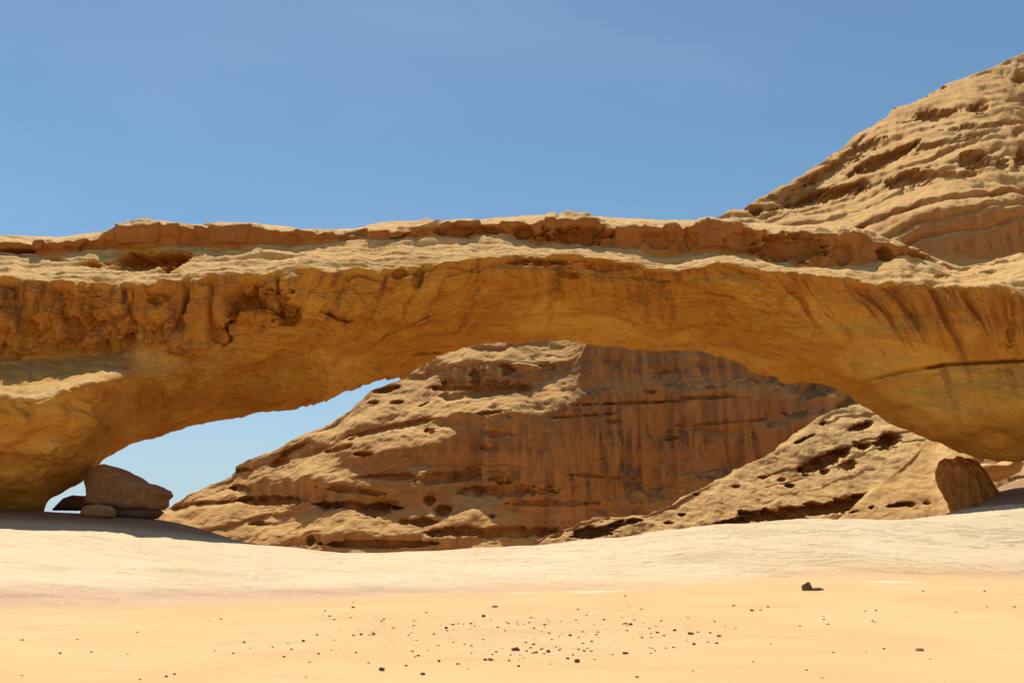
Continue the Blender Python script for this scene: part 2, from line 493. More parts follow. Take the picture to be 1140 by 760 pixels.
# below the ground at the left foot and at the hidden right abutment
sunk = ((px < 50) | (px > 1240))
J[sunk, 2] = LO[sunk, 2] - 1.0; LO[sunk, 2] -= .3
order = [A2, A, T, ln['cape'], ln['capb'], ln['lip'], ln['F'], ln['G'], ln['H'], ln['K'], LO, J, A2]
counts = [10, 14, 34, 44, 52, 62, 62, 62, 66, 70, 14, 10]
row = np.cumsum([0] + counts)
P = interp_lines(order, counts)
R = dict(zip(['A2', 'A', 'top', 'cape', 'capb', 'lip', 'F', 'G', 'H', 'K', 'low', 'J', 'end'], row))
Ps = gauss(P, 2.0, 0)
r2, r1 = R['lip'], R['low']
big = gauss(P, 8.0, 0)
wgt = sstep(np.arange(P.shape[0]), r2 + 8, r2 + 40) * (1 - sstep(np.arange(P.shape[0]), r1 - 30, r1 - 8))
leftw = 1 - .75 * (1 - sstep(px, 150, 330))
rr = np.arange(P.shape[0])
lipw = sstep(rr, r2 - 16, r2 - 4) * (1 - sstep(rr, r2 + 10, r2 + 26))
W = np.maximum(wgt[:, None] * leftw[None], .8 * lipw[:, None])[..., None]
P = Ps * (1 - W) + big * W
P = gauss(P, 1.6, 1)
ppx, ppy = proj(P)
rows = np.arange(P.shape[0])[:, None] * np.ones((1, len(px)))
N0 = normals(gauss(gauss(P, 5, 0), 5, 1))
if np.mean(N0[R['lip'] + 10:R['K'], :, 1]) > 0: N0 = -N0
front = ((rows >= R['A'] + 4) & (rows <= R['J'])).astype(float)
capz = sstep(rows, R['top'] - 2, R['cape'] - 4) * (1 - sstep(rows, R['capb'] - 8, R['capb'] + 2))
ledge = sstep(rows, R['capb'] - 4, R['capb'] + 4) * (1 - sstep(rows, R['lip'] - 6, R['lip'] + 10))
face = sstep(rows, R['lip'] - 4, R['lip'] + 12) * (1 - sstep(rows, R['low'] - 4, R['low'] + 6))
pxr = px[None] * np.ones_like(rows)
leftwall = face * (1 - sstep(pxr, 300, 360)) * (1 - sstep(rows, R['G'] - 14, R['G'] + 4))
soffit = face * np.maximum(sstep(rows, R['F'], R['G'] + 20), sstep(pxr, 330, 420)) * sstep(pxr, 110, 200)
pillar = (1 - sstep(rows, R['K'] + 10, R['low'] - 14)) * face * (1 - sstep(pxr, 120, 150)) * sstep(rows, R['H'] - 20, R['H'] + 4)

D = fbm(P * .16, 4, seed=50) * .42
D += fbm(P * .7, 4, seed=54) * .13 * (1 - .35 * soffit)
# spalled sheets on the soffit, their edges running along the span and bending down to the feet
k = L([(-400, 0), (300, -.4), (450, -.75), (600, -.2), (700, .35), (950, .85), (1100, .35), (1500, 0)])(pxr)
down = ppy - lip(pxr)
flow = pxr - k * down
FL = np.stack([flow * .012, down * .035, P[..., 1] * .02], -1)
sh = fbm(FL + .25 * fbm(P * .2, 2, seed=60)[..., None], 4, seed=61)
D += terrace(sh, 4, .08) * .72 * face * (.35 + .65 * soffit) * (1 - .8 * sstep(pxr, 850, 950)) * (1 - .8 * (1 - sstep(pxr, 150, 260)) * sstep(rows, R['G'] - 10, R['G'] + 10))
D += fbm(np.stack([flow * .006, down * .02, P[..., 1] * .05], -1), 3, seed=68) * .5 * soffit
sh2 = fbm(FL * np.array([1.6, 3.1, 1]) + 5, 4, seed=63)
D += terrace(sh2, 5, .09) * .18 * soffit * (1 - .85 * sstep(pxr, 850, 950)) * sstep(fbm(P * .12, 2, seed=69), -.1, .3)
# drip gullies from the lip down the face
gl = ridged(np.stack([flow * .027 + .25 * fbm(P * .4, 2, seed=65), down * .004, 0 * flow], -1), 3, seed=66)
gmask = face * (1 - sstep(down, 35, 95)) * (1 - leftwall)
D -= sstep(gl, .5, .95) * (.28 + .3 * sstep(pxr, 850, 930)) * gmask
# fluted and pocketed wall at the left
fl = ridged(P * np.array([.55, .55, .10]), 4, seed=70)
D -= sstep(fl, .45, .95) * .75 * leftwall
D += fbm(P * np.array([.5, .5, .35]), 4, seed=74) * .75 * leftwall
D += pillar * (terrace(fbm(P * np.array([.3, .3, .5]), 3, seed=76), 3, .28) * .7 + fbm(P * .8, 3, seed=77) * .25)
pt = pits(P, .42, .35, seed=2, rmin=.25, rmax=.6)
D -= sstep(pt, 0, .6) * .5 * leftwall
# caprock: blocks, joints
jn = fbm(P * np.array([.22, .22, .1]), 3, seed=80)
D += terrace(jn, 4, .1) * .9 * capz
D += fbm(P * np.array([.6, .6, 1.2]), 4, seed=83) * (.2 * capz + .09 * ledge)
st = fbm(P * np.array([.12, .12, 2.0]), 4, seed=86)
D += terrace(st, 5, .16) * .21 * (ledge + .4 * capz)
D += terrace(fbm(P * np.array([.25, .25, 1.4]), 4, seed=88), 5, .12) * .2 * leftwall
lowfade = 1 - .75 * (1 - sstep(pxr, 130, 180)) * sstep(rows, R['K'] + 20, R['low'])
topfade = 1 - .55 * (1 - sstep(rows, R['top'] + 8, R['cape']))
P = P + N0 * (D * front * lowfade * topfade)[..., None]

# hand traced hollows: (px, py, rx, ry, angle, depth)
def hollows(P, ppx, ppy, lst, mask=1.0, wob_seed=90, wob_scale=.8, up=0.0):
    n = fbm(P * wob_scale, 3, seed=wob_seed); n3 = fbm(P * wob_scale * np.array([2.2, 2.2, 5.]), 3, seed=wob_seed + 4)
    tot = 0
    for (cx, cy, rx, ry, ang, dep) in lst:
        a = math.radians(ang)
        dx = ppx - cx; dy = ppy - cy
        u = (dx * math.cos(a) + dy * math.sin(a)) / rx
        v = (-dx * math.sin(a) + dy * math.cos(a)) / ry
        d = 1 - (u * u + v * v) + n * .75 + n3 * .6
        tot = np.maximum(tot, dep * sstep(d, 0., .55) * (.6 + .4 * np.clip(d, 0, 1)))
    return tot * mask


ARCH_HOLES = [(160, 291, 44, 10, -6, 1.9), (192, 292, 20, 9, -22, 2.6), (140, 297, 22, 5, 0, .9), (100, 295, 20, 2.5, 5, .5),
              (60, 289, 16, 2, 4, .4), (18, 279, 24, 3.5, 2, 1.2),
              (175, 331, 15, 8, 5, .7), (288, 340, 44, 21, -8, 1.1), (322, 352, 15, 14, -30, 1.0), (245, 372, 12, 14, -50, .7), (30, 372, 13, 20, 8, .45), (88, 352, 22, 30, 5, .4),
              (318, 357, 10, 6, -30, .8), (374, 352, 16, 3.5, 22, .4),
              (636, 261, 50, 11, 3, 1.1), (584, 258, 14, 8, 0, .9), (520, 257, 36, 7, 0, .7), (735, 266, 22, 10, 5, .5), (880, 275, 46, 17, 4, .9),
              (940, 280, 12, 14, 0, .6), (986, 284, 12, 8, 20, .9), (770, 268, 10, 12, 0, .35), (830, 268, 22, 12, 0, .4),
              (445, 304, 9, 6, -20, .5), (468, 308, 7, 13, 25, .35), (634, 306, 16, 4, 5, .5), (600, 292, 34, 4.5, 0, .6), (676, 296, 30, 6, 0, .5),
              (1126, 372, 7, 18, 4, .4), (1050, 308, 12, 2, 2, .4), (1100, 303, 10, 2, 0, .4), (1020, 284, 14, 3, 15, .5)]
ppx, ppy = proj(P)
hol = hollows(P, ppx, ppy, ARCH_HOLES, front * (rows > R['top']) * (rows < R['low']))
bq = 1 - ((ppx - 284) / 27) ** 2 - ((ppy - 352 + (ppx - 284) * .1) / 10) ** 2
hol = hol * (1 - .9 * sstep(bq, 0, .5))
P[..., 1] += hol - front * .5 * np.sqrt(np.clip(bq, 0, 1)) * (rows > R['lip']) * (rows < R['low'])
# crack below the lit wall on the right and grooves across the soffit
def groove(ppx, ppy, pts, w, dep, lo, hi):
    yy = np.interp(ppx, [p[0] for p in pts], [p[1] for p in pts])
    return dep * np.exp(-((ppy - yy) / w) ** 2) * sstep(ppx, lo, lo + 12) * (1 - sstep(ppx, hi - 12, hi))


gz = front * (rows > R['lip']) * (rows < R['low'])
P[..., 1] += gz * groove(ppx, ppy, [(955, 426), (972, 421), (1011, 412), (1058, 405), (1111, 402), (1200, 398)], 1.6, .7, 1030, 1230)
P[..., 1] += gz * groove(ppx, ppy, [(950, 428), (972, 421), (1011, 412), (1058, 405)], 1.6, .25, 950, 1060)
P[..., 1] += gz * groove(ppx, ppy, [(415, 385), (430, 372), (455, 362), (485, 348), (492, 330)], 1.3, .3, 412, 488)
P[..., 1] += gz * groove(ppx, ppy, [(350, 344), (372, 351), (392, 357)], 1.3, .4, 350, 398)
P[..., 1] += gz * groove(ppx, ppy, [(450, 394), (500, 392)], 1.2, .25, 452, 500)
# the grit in everything
Nn = normals(P)
if np.mean(Nn[R['lip'] + 10:R['K'], :, 1]) > 0: Nn = -Nn
P = P + Nn * (fbm(P * 2.2, 3, seed=95) * .035 * front)[..., None]
Nn = normals(P)
if np.mean(Nn[R['lip'] + 10:R['K'], :, 1]) > 0: Nn = -Nn
ppx, ppy = proj(P)
down = ppy - lip(ppx); flow = ppx - k * down
Nsm = gauss(gauss(Nn, 1.5, 0), 1.5, 1)
dust = sstep(gauss(gauss(Nn, 4, 0), 4, 1)[..., 2], .32, .6) * (1 - .95 * sstep(down, 9, 20) * (1 - sstep(rows, R['G'], R['H'] - 24) * (1 - sstep(pxr, 150, 200)) * (1 - sstep(rows, R['H'] + 6, R['H'] + 16))))
dn = fbm(np.stack([flow * .02, down * .008, 0 * flow], -1), 4, seed=101)
dn2 = fbm(np.stack([flow * .07, down * .012, 0 * flow], -1), 3, seed=105)
reach = 18 + 30 * sstep(dn, -.3, .5) + 34 * sstep(ppx, 860, 1000)
rust = face * (1 - sstep(down, reach * .4, reach * 1.5)) * (.55 + .45 * sstep(dn2, -.3, .3))
rust = np.maximum(rust, leftwall * .8)
rust = np.maximum(rust, face * sstep(dn2 + .6 * dn, .25, .6) * .55 * (1 - sstep(down, 70, 150)))
rust = np.maximum(rust, .4 * pillar)
rust = np.maximum(rust, capz * .8)
rust = np.maximum(rust, 1. * sstep(hol, .1, .5) * sstep(rows, R['capb'] - 4, R['capb'] + 2) * (1 - sstep(rows, R['lip'] + 4, R['lip'] + 12)))  # brown shade of the ledge cave, painted with the rust colour
band = fbm(np.stack([flow * .005, down * .055, 0 * flow], -1) + .3 * fbm(P * .3, 2, seed=112)[..., None], 4, seed=113)
rust = np.maximum(rust, .6 * sstep(band, .08, .35) * soffit * (1 - .6 * sstep(ppx, 880, 960)))
bleach = sstep(fbm(np.stack([flow * .009, down * .022, 0 * flow], -1), 4, seed=110), .02, .4) * face * sstep(down, 18, 55)
bleach = np.maximum(bleach, 1.0 * sstep(1.25 - ((ppx - 1000) / 62) ** 2 - ((ppy - 396 - (ppx - 1000) * .12) / 17) ** 2 + dn * .5, 0, .35) * face)
bleach = np.maximum(bleach, .6 * sstep(1.1 - ((ppx - 1080) / 100) ** 2 - ((ppy - 432) / 30) ** 2 + dn * .5, 0, .5) * face)
varn_shade = face * sstep(dn2 + .4 * dn, .08, .45) * (1 - sstep(down, reach, reach * 2.4)) * .6
varn_shade = np.maximum(varn_shade, .45 * face * sstep(ppx, 830, 960) * (1 - sstep(down, reach * .4, reach * 1.1)))
varn_shade = np.maximum(varn_shade, leftwall * .85 * sstep(fbm(P * np.array([.5, .5, .08]), 3, seed=107), -.1, .35))
varn_shade = np.maximum(varn_shade, .5 * hol / 1.5 * face)  # shade inside the hollows, painted with the varnish colour
bench = face * (1 - sstep(pxr, 150, 330)) * sstep(rows, R['G'] - 4, R['G'] + 10) * (1 - sstep(rows, R['H'] - 26, R['H'] - 10))
varn_shade = varn_shade * (1 - bench) + bench * .35  # shade tone of the bench mixed into its varnish and dust
rust = rust * (1 - .6 * bench)
dust = dust * (1 - bench) + bench * .3
for (cx, cy, rx, ry, a_) in ((1128, 372, 9, 26, .9), (640, 302, 42, 10, .6), (700, 300, 25, 8, .5), (470, 306, 14, 18, .6)):
    varn_shade = np.maximum(varn_shade, a_ * sstep(1 - ((ppx - cx) / rx) ** 2 - ((ppy - cy) / ry) ** 2 + dn2 * .8, 0, .8) * face)
attrs = {'rust': np.clip(rust, 0, 1), 'varn_shade': np.clip(varn_shade, 0, 1), 'dust': np.clip(dust, 0, 1), 'bleach': bleach}

arch = bpy.data.objects.new('natural_arch', None); COL.objects.link(arch); arch.location = (-8, 52, 4)
tag(arch, 'huge golden sandstone rock bridge spanning the whole picture above pale slickrock', 'rock arch')
fr, fc = P.shape[0] - 1, P.shape[1] - 1
fi = np.arange(fr)[:, None] * np.ones((1, fc)); fpx = (.5 * (ppx[:-1, :-1] + ppx[1:, 1:])); fpy = .5 * (ppy[:-1, :-1] + ppy[1:, 1:])
capm = (fi >= R['A']) & (fi < R['capb'])
pil_edge = np.interp(fpy, [424, 452, 473, 491, 513], [142, 124, 110, 106, 110])
pilm = (fi >= R['H'] - 6) & (fi < R['low'] + 2) & (fpx < pil_edge) & ~capm
abut_y = np.interp(fpx, [945, 972, 1011, 1058, 1111, 1200], [440, 421, 412, 405, 402, 398])
abm = (fi >= R['G']) & (fi < R['low'] + 2) & (fpx > 945) & (fpy > abut_y) & ~capm
spm = ~(capm | pilm | abm)
FLIP = None
for nm, msk, mt in (('caprock', capm, M_CAP), ('span', spm, M_ARCH), ('pillar', pilm, M_ARCH), ('abutment', abm, M_ARCH)):
    o = mesh_from_grid(nm, P, attrs, mt, origin=(-8, 52, 4), N=Nn, facemask=msk, flip=True)
    o.location = (0, 0, 0); o.parent = arch
tag(bpy.data.objects['caprock'], 'thin rust-brown capping layer with a pale sunlit top')

# ------------------------------------------------------------------ hills built from slopes
def strata(zz, seed, tmin, tmax):
    r = np.random.default_rng(seed)
    e = np.concatenate([[-30], -30 + np.cumsum(r.uniform(tmin, tmax, 400))])
    i = np.clip(np.searchsorted(e, zz) - 1, 0, len(e) - 2)
    t = (zz - e[i]) / (e[i + 1] - e[i])
    w = r.uniform(.2, 1., len(e))[i]
    return t, w, i


def slope_hill(px, sil, base_py, yb, slope_fn, nv, backs=2):
    """columns of points from base to skyline; depth grows as the slope (degrees) allows"""
    s = sil(px)
    v = np.linspace(0, 1, nv)[:, None]
    py = base_py + v * (s[None] - base_py)
    PX = px[None] * np.ones_like(py)
    sl = np.radians(slope_fn(PX, py))
    t = tan_el(py)
    ts = np.maximum(np.tan(sl), t + .22)
    Yc = np.zeros_like(py); Yc[0] = yb(px)
    for i in range(1, nv):
        dt = t[i] - t[i - 1]
        Yc[i] = Yc[i - 1] * np.exp(dt / (.5 * (ts[i] - t[i] + ts[i - 1] - t[i - 1])))
    Yc = gauss(Yc, 6, 1)
    P = unproj(PX, py, Yc)
    return P


def blobs(PX, PY, base, lst, n=0):
    s = base
    for (cx, cy, rx, ry, ang, val, soft) in lst:
        a = math.radians(ang); dx = PX - cx; dy = PY - cy
        u = (dx * math.cos(a) + dy * math.sin(a)) / rx; v = (-dx * math.sin(a) + dy * math.cos(a)) / ry
        w = sstep(1 - np.sqrt(u * u + v * v) + n, -soft, soft)
        s = s * (1 - w) + val * w
    return s


def close_back(P, d1, d2):
    T = P[-1]
    b1 = T.copy(); b1[:, 1] += d1; b1[:, 0] *= b1[:, 1] / T[:, 1]; b1[:, 2] -= d1 * .18
    b2 = T.copy(); b2[:, 1] += d2; b2[:, 0] *= b2[:, 1] / T[:, 1]; b2[:, 2] = -4
    bl = P[0].copy(); bl[:, 2] = -4
    t = np.linspace(0, 1, 9)[1:, None, None]
    B1 = T[None] * (1 - t) + b1[None] * t
    B2 = b1[None] * (1 - t) + b2[None] * t
    return np.concatenate([bl[None], P, B1, B2], 0), 1, 1 + P.shape[0]


# --- the big hill behind
sil = L([(60, 640), (150, 590), (185, 561), (215, 545), (255, 527), (262, 517), (300, 500), (330, 485), (370, 463), (400, 443), (412, 433), (450, 421), (465, 409), (480, 397), (510, 386), (560, 376), (600, 370), (640, 362), (700, 325), (760, 264), (792, 244), (825, 230), (868, 207), (880, 198), (895, 191), (930, 172), (948, 156), (970, 143), (990, 128), (998, 119), (1060, 92), (1110, 72), (1140, 58), (1250, 10), (1450, -40), (1800, -60)])
yb = L([(60, 92), (185, 90), (400, 82), (560, 83), (640, 88), (720, 94), (900, 100), (1140, 102), (1800, 104)])


def hill_slope(PX, PY):
    n = fbm(np.stack([PX * .012, PY * .02, 0 * PX], -1), 4, seed=120) * .35
    s = 43 + 0 * PX
    # right of this edge the face is a wall
    edge = np.interp(PY, [370, 384, 425, 450, 470, 500, 560, 610], [640, 646, 632, 622, 520, 500, 540, 612])
    w = sstep(PX - edge + n * 60, -14, 16) * sstep(PY, 340, 378)
    s = s * (1 - w) + 86 * w
    L_ = [(720, 431, 105, 7, -1, 50, .3), (880, 436, 70, 9, 6, 48, .3), (600, 431, 90, 6, -1, 44, .4),
          (900, 462, 60, 6, -14, 50, .3), (740, 548, 150, 12, -12, 52, .4),
          (690, 590, 90, 22, -14, 55, .4),
          (1080, 262, 95, 28, -6, 82, .3), (880, 262, 130, 16, 0, 44, .3), (1000, 236, 180, 8, -12, 42, .4),
          (318, 545, 52, 13, 6, 85, .25), (405, 550, 60, 9, 4, 80, .3), (450, 515, 75, 13, -6, 80, .3), (540, 470, 60, 10, -4, 80, .3), (560, 413, 75, 15, -3, 86, .25), (540, 520, 75, 26, 0, 84, .3),
          (310, 505, 50, 5, -24, 70, .4), (440, 428, 26, 6, -8, 76, .3), (400, 480, 60, 5, -20, 68, .4), (890, 205, 40, 6, -30, 72, .3),
          (480, 600, 150, 9, 0, 76, .4), (600, 500, 40, 60, 0, 82, .5)]
    s = blobs(PX, PY, s, L_, n)
    return np.clip(s, 36, 86)


px = px_grid(62, 140, 1165, 1800, 1.15, 40)
P = slope_hill(px, sil, 640., yb, hill_slope, 470)
P, ra, rb = close_back(P, 25, 90)
rows = np.arange(P.shape[0])[:, None] * np.ones((1, len(px)))
fm = sstep(rows, ra, ra + 6) * (1 - sstep(rows, rb - 1, rb + 5))
N0 = normals(gauss(gauss(P, 6, 0), 6, 1))
if np.mean(N0[ra + 20:rb - 20, :, 1]) > 0: N0 = -N0
nz0 = N0[..., 2]
wall = 1 - sstep(nz0, .12, .5)
ppx, ppy = proj(P)
D = fbm(P * .07, 4, seed=130) * 1.3 * (1 - .5 * wall)
D += fbm(P * .3, 4, seed=134) * .45 * (1 - .4 * wall)
D += fbm(P * np.array([.55, .55, .06]), 4, seed=137) * .55 * wall
P = P + N0 * (D * fm)[..., None]
# beds: long gentle slopes with an undercut below each lip; the beds climb to the right
warp = P[..., 2] + fbm(P * .045, 3, seed=140) * 3.0 - P[..., 0] * .10 + P[..., 1] * .05 + fbm(P * .3, 3, seed=143) * .35
reg = sstep(ppx, 770, 830) * (1 - sstep(ppy, 270, 310))
warp = warp - .28 * np.maximum(P[..., 0] - 24, 0)
on = sstep(fbm(P * np.array([.05, .05, .12]), 3, seed=146), -.25, .25)
on = np.maximum(on, .9 * reg)
t, w, _ = strata(warp, 11, 1.2, 4.2)
I1 = (t ** 6) * (1 - sstep(t, .93, 1)) * w * 1.7 * on * np.maximum(sstep(w, .3, .8), .6 * reg) * (1 + 1.6 * reg)
t2, w2, _ = strata(warp * 1.0 + fbm(P * .5, 2, seed=148) * .2, 12, .35, 1.0)
I2 = (t2 ** 3) * (1 - sstep(t2, .8, 1)) * w2 * (.24 + .25 * wall + .25 * reg) * (.3 + .7 * sstep(fbm(P * np.array([.12, .12, .3]), 3, seed=149), -.1, .3))
II = (I1 * (1 - .55 * wall) + I2 * (1 - .3 * wall)) * fm
P[..., 1] += gauss(gauss(II, 1.0, 0), 1.8, 1)
bed = gauss(gauss(sstep(w2, .62, .8) * sstep(fbm(P * np.array([.08, .08, .3]), 3, seed=158), -.25, .15), 1.2, 0), 1.5, 1)
pt = pits(P * np.array([.45, .6, 2.2]) + fbm(P * .25, 2, seed=152)[..., None] * .8, .16, .35, seed=5, rmin=.15, rmax=.6)
pm = sstep(fbm(P * np.array([.05, .05, .15]), 3, seed=150), .05, .3)
P[..., 1] += sstep(pt, 0, .35) * 1.5 * fm * pm * (1 - .6 * wall) * (1 - reg)
pt = pits(P * np.array([.5, .7, 1.9]) + fbm(P * .5, 2, seed=154)[..., None] * .5, .45, .35, seed=8, rmin=.2, rmax=.55)
pm2 = sstep(fbm(P * np.array([.08, .08, .2]), 3, seed=153), .0, .3)
P[..., 1] += sstep(pt, 0, .4) * .7 * fm * pm2 * (1 - .7 * reg)
ppx, ppy = proj(P)
HILL_HOLES = [(420, 567, 27, 8, -4, 2.2), (385, 562, 30, 6, 2, 1.5), (300, 557, 36, 7, 0, 1.5), (268, 545, 14, 5, 5, 1.2), (478, 557, 8, 6, 0, 1.3), (492, 568, 9, 7, 0, 1.4),
              (473, 581, 18, 5, 0, 1.4), (450, 580, 7, 4, 0, 1.), (345, 601, 5, 7, 0, 1.2), (290, 583, 14, 3, 0, .8), (548, 575, 5, 3, 0, .8),
              (310, 515, 12, 5, -20, 1.), (326, 500, 22, 3.5, -28, 1.2), (375, 500, 20, 3, -12, .9), (403, 505, 11, 3, 0, 1.), (270, 523, 14, 3, -5, 1.),
              (430, 434, 16, 4, -12, 1.2), (500, 432, 26, 4, 0, 1.2), (440, 448, 9, 2.4, 0, .8), (416, 448, 6, 2, 0, .7), (478, 480, 6, 4, 0, .8), (545, 459, 22, 3, -5, .9),
              (498, 424, 9, 6, 0, 1.), (535, 415, 14, 6, 0, 1.), (565, 411, 10, 8, 0, 1.2), (545, 425, 22, 5, 0, .9), (610, 408, 12, 5, 0, .8),
              (440, 475, 60, 4, -12, .8), (550, 592, 90, 7, 0, 1.6), (420, 605, 60, 5, 0, 1.4), (500, 530, 40, 8, -8, 1.0), (560, 545, 60, 8, 0, 1.0), (390, 545, 40, 5, 6, .9), (440, 530, 40, 4, 0, .8),
              (700, 448, 60, 2.5, -2, .8), (800, 470, 60, 2, -4, .4), (670, 530, 40, 2.5, 4, .6), (620, 560, 50, 4, 0, .8), (790, 442, 40, 2.5, 0, .7), (650, 462, 40, 2.2, -4, .6),
              (985, 178, 42, 8, -24, 3.2), (925, 217, 60, 8, -14, 3.0), (1015, 200, 30, 9, -10, 2.6), (930, 187, 48, 6, -27, 2.2), (960, 165, 30, 5, -25, 1.6), (1040, 128, 26, 6, -8, 2.6), (1090, 121, 12, 5, 0, 2.), (1135, 89, 8, 5, 0, 2.), (1138, 175, 8, 12, 0, 2.5),
              (1085, 178, 20, 10, 5, 2.4), (1117, 183, 10, 7, 0, 1.6), (895, 200, 12, 2.5, -20, 1.2), (842, 235, 8, 5, 0, 1.6), (830, 231, 6, 3, 0, 1.), (860, 220, 6, 3, 0, 1.1), (878, 223, 6, 4, 0, 1.),
              (1100, 140, 50, 3, -6, 1.2), (1050, 160, 60, 3, -12, 1.2), (1060, 195, 30, 4, 0, 1.3), (1020, 110, 40, 3, -22, 1.1)]
hol = hollows(P, ppx, ppy, HILL_HOLES, fm, wob_seed=160, wob_scale=.5)
P[..., 1] += hol
Nn = normals(P)
if np.mean(Nn[ra + 20:rb - 20, :, 1]) > 0: Nn = -Nn
P += Nn * (fbm(P * 1.3, 3, seed=165) * .09 * fm)[..., None]
Nn = normals(P)
sgn = -1 if np.mean(Nn[ra + 40:rb - 40, :, 1]) > 0 else 1
Nsm = gauss(gauss(Nn * sgn, 2, 0), 2, 1)
ppx, ppy = proj(P)
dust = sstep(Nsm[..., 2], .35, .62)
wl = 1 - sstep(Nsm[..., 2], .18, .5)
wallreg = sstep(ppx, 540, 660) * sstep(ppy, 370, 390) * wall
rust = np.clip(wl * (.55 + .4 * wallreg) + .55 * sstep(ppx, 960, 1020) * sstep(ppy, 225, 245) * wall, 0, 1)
bench = sstep(Nsm[..., 2], .25, .6) * sstep(ppx, 615, 640) * sstep(ppy, 395, 410)  # wall benches, their shade painted with the dark varnish colour
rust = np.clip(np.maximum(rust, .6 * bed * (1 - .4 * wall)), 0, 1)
varn_shade = np.clip(.45 * bed * wall + wallreg * .34 * wl + bench * .75 + .25 * wl, 0, 1)
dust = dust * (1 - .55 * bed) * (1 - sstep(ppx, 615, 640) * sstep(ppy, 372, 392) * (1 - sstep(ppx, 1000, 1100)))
hill = mesh_from_grid('hill', P, {'rust': rust, 'varn_shade': varn_shade, 'dust': dust}, M_HILL, flip=True)
tag(hill, 'large layered sandstone hill with ledges and a shaded wall behind the arch', 'hill', kind='structure')

# --- pale buttress at its foot
sil = L([(560, 640), (598, 604), (606, 599), (625, 589), (641, 581), (660, 576), (679, 573.5), (705, 573), (720, 571), (738, 562), (756, 552), (805, 531), (858, 505), (890, 482), (914, 461), (928, 454), (949, 450), (1000, 441), (1060, 430), (1200, 400), (1450, 380)])
yb = L([(560, 70), (780, 70), (950, 74), (1450, 76)])


def butt_slope(PX, PY):
    n = fbm(np.stack([PX * .015, PY * .02, 0 * PX], -1), 3, seed=170) * .3
    return np.clip(44 + 10 * n + 12 * sstep(PY, 560, 600), 36, 70)


px = px_grid(562, 590, 1165, 1450, 1.0, 25)
P = slope_hill(px, sil, 640., yb, butt_slope, 260)
P, ra, rb = close_back(P, 8, 16)
rows = np.arange(P.shape[0])[:, None] * np.ones((1, len(px)))
fm = sstep(rows, ra, ra + 6) * (1 - sstep(rows, rb - 1, rb + 5))
N0 = normals(gauss(gauss(P, 5, 0), 5, 1))
if np.mean(N0[ra + 20:rb - 20, :, 1]) > 0: N0 = -N0
D = fbm(P * .1, 4, seed=175) * .7 + fbm(P * .5, 4, seed=178) * .22
P = P + N0 * (D * fm)[..., None]
warp = P[..., 2] - P[..., 0] * .28 + fbm(P * .08, 3, seed=181) * 1.4 + fbm(P * .5, 2, seed=183) * .2
t, w, _ = strata(warp, 21, .8, 2.6)
on = sstep(fbm(P * np.array([.08, .08, .1]), 3, seed=185), -.1, .3)
P[..., 1] += (t ** 7) * (1 - sstep(t, .93, 1)) * w * .55 * on * fm
t, w, _ = strata(warp, 22, .25, .7)
P[..., 1] += (t ** 3) * (1 - sstep(t, .8, 1)) * w * .07 * on * fm
pt = pits(P * np.array([.5, .7, 1.9]) + fbm(P * .5, 2, seed=188)[..., None] * .5, .5, .3, seed=12, rmin=.15, rmax=.5)
pm = .6 * sstep(fbm(P * .12, 3, seed=187), .15, .4)
P[..., 1] += sstep(pt, 0, .35) * .8 * fm * pm
ppx, ppy = proj(P)
BH = [(920, 512, 36, 8.5, -24, 2.6), (988, 492, 17, 8.5, -8, 2.8), (963, 497, 9, 4, -10, 1.6), (958, 475, 16, 4.5, -16, 2.0), (916, 471.5, 4, 2.5, 0, 1.), (879, 541, 5, 2.4, 0, 1.2), (945, 518, 12, 6, -10, 1.2), (918, 525, 6, 4, 0, 1.4), (895, 489, 14, 2.2, -22, 1.), (870, 534, 5, 2, 0, .8), (850, 531, 6, 2, 0, .7),
      (900, 569, 70, 8, -7, 2.6), (860, 574, 40, 8, 5, 2.2), (815, 582, 34, 7, -16, 2.4), (940, 562, 30, 10, -14, 2.4),
      (658, 592, 25, 7.5, -8, 2.2), (685, 585, 20, 5, -16, 1.9), (704, 580, 14, 3.5, -6, 1.5), (759, 573, 5, 3, 0, 1.0), (745, 582, 6, 2, 0, .8), (820, 541, 5, 1.6, 0, .6), (775, 550, 5, 1.6, 0, .6)]
hol = hollows(P, ppx, ppy, BH, fm, wob_seed=190, wob_scale=.7)
P[..., 1] += hol
Nn = normals(P); sgn = -1 if np.mean(Nn[ra + 40:rb - 40, :, 1]) > 0 else 1
P += Nn * sgn * (fbm(P * 1.6, 3, seed=195) * .06 * fm)[..., None]
Nn = normals(P) * sgn
Nsm = gauss(gauss(Nn, 2, 0), 2, 1)
dust = sstep(Nsm[..., 2], .3, .6); wl = 1 - sstep(Nsm[..., 2], .1, .45)
butt = mesh_from_grid('rock_buttress', P, {'rust': wl * .8, 'varn_shade': wl * .3, 'dust': dust}, M_BUTT, origin=(14, 74, 0), flip=True)
tag(butt, 'pale sunlit buttress with dark oblong hollows, at the foot of the layered hill', 'rock outcrop')

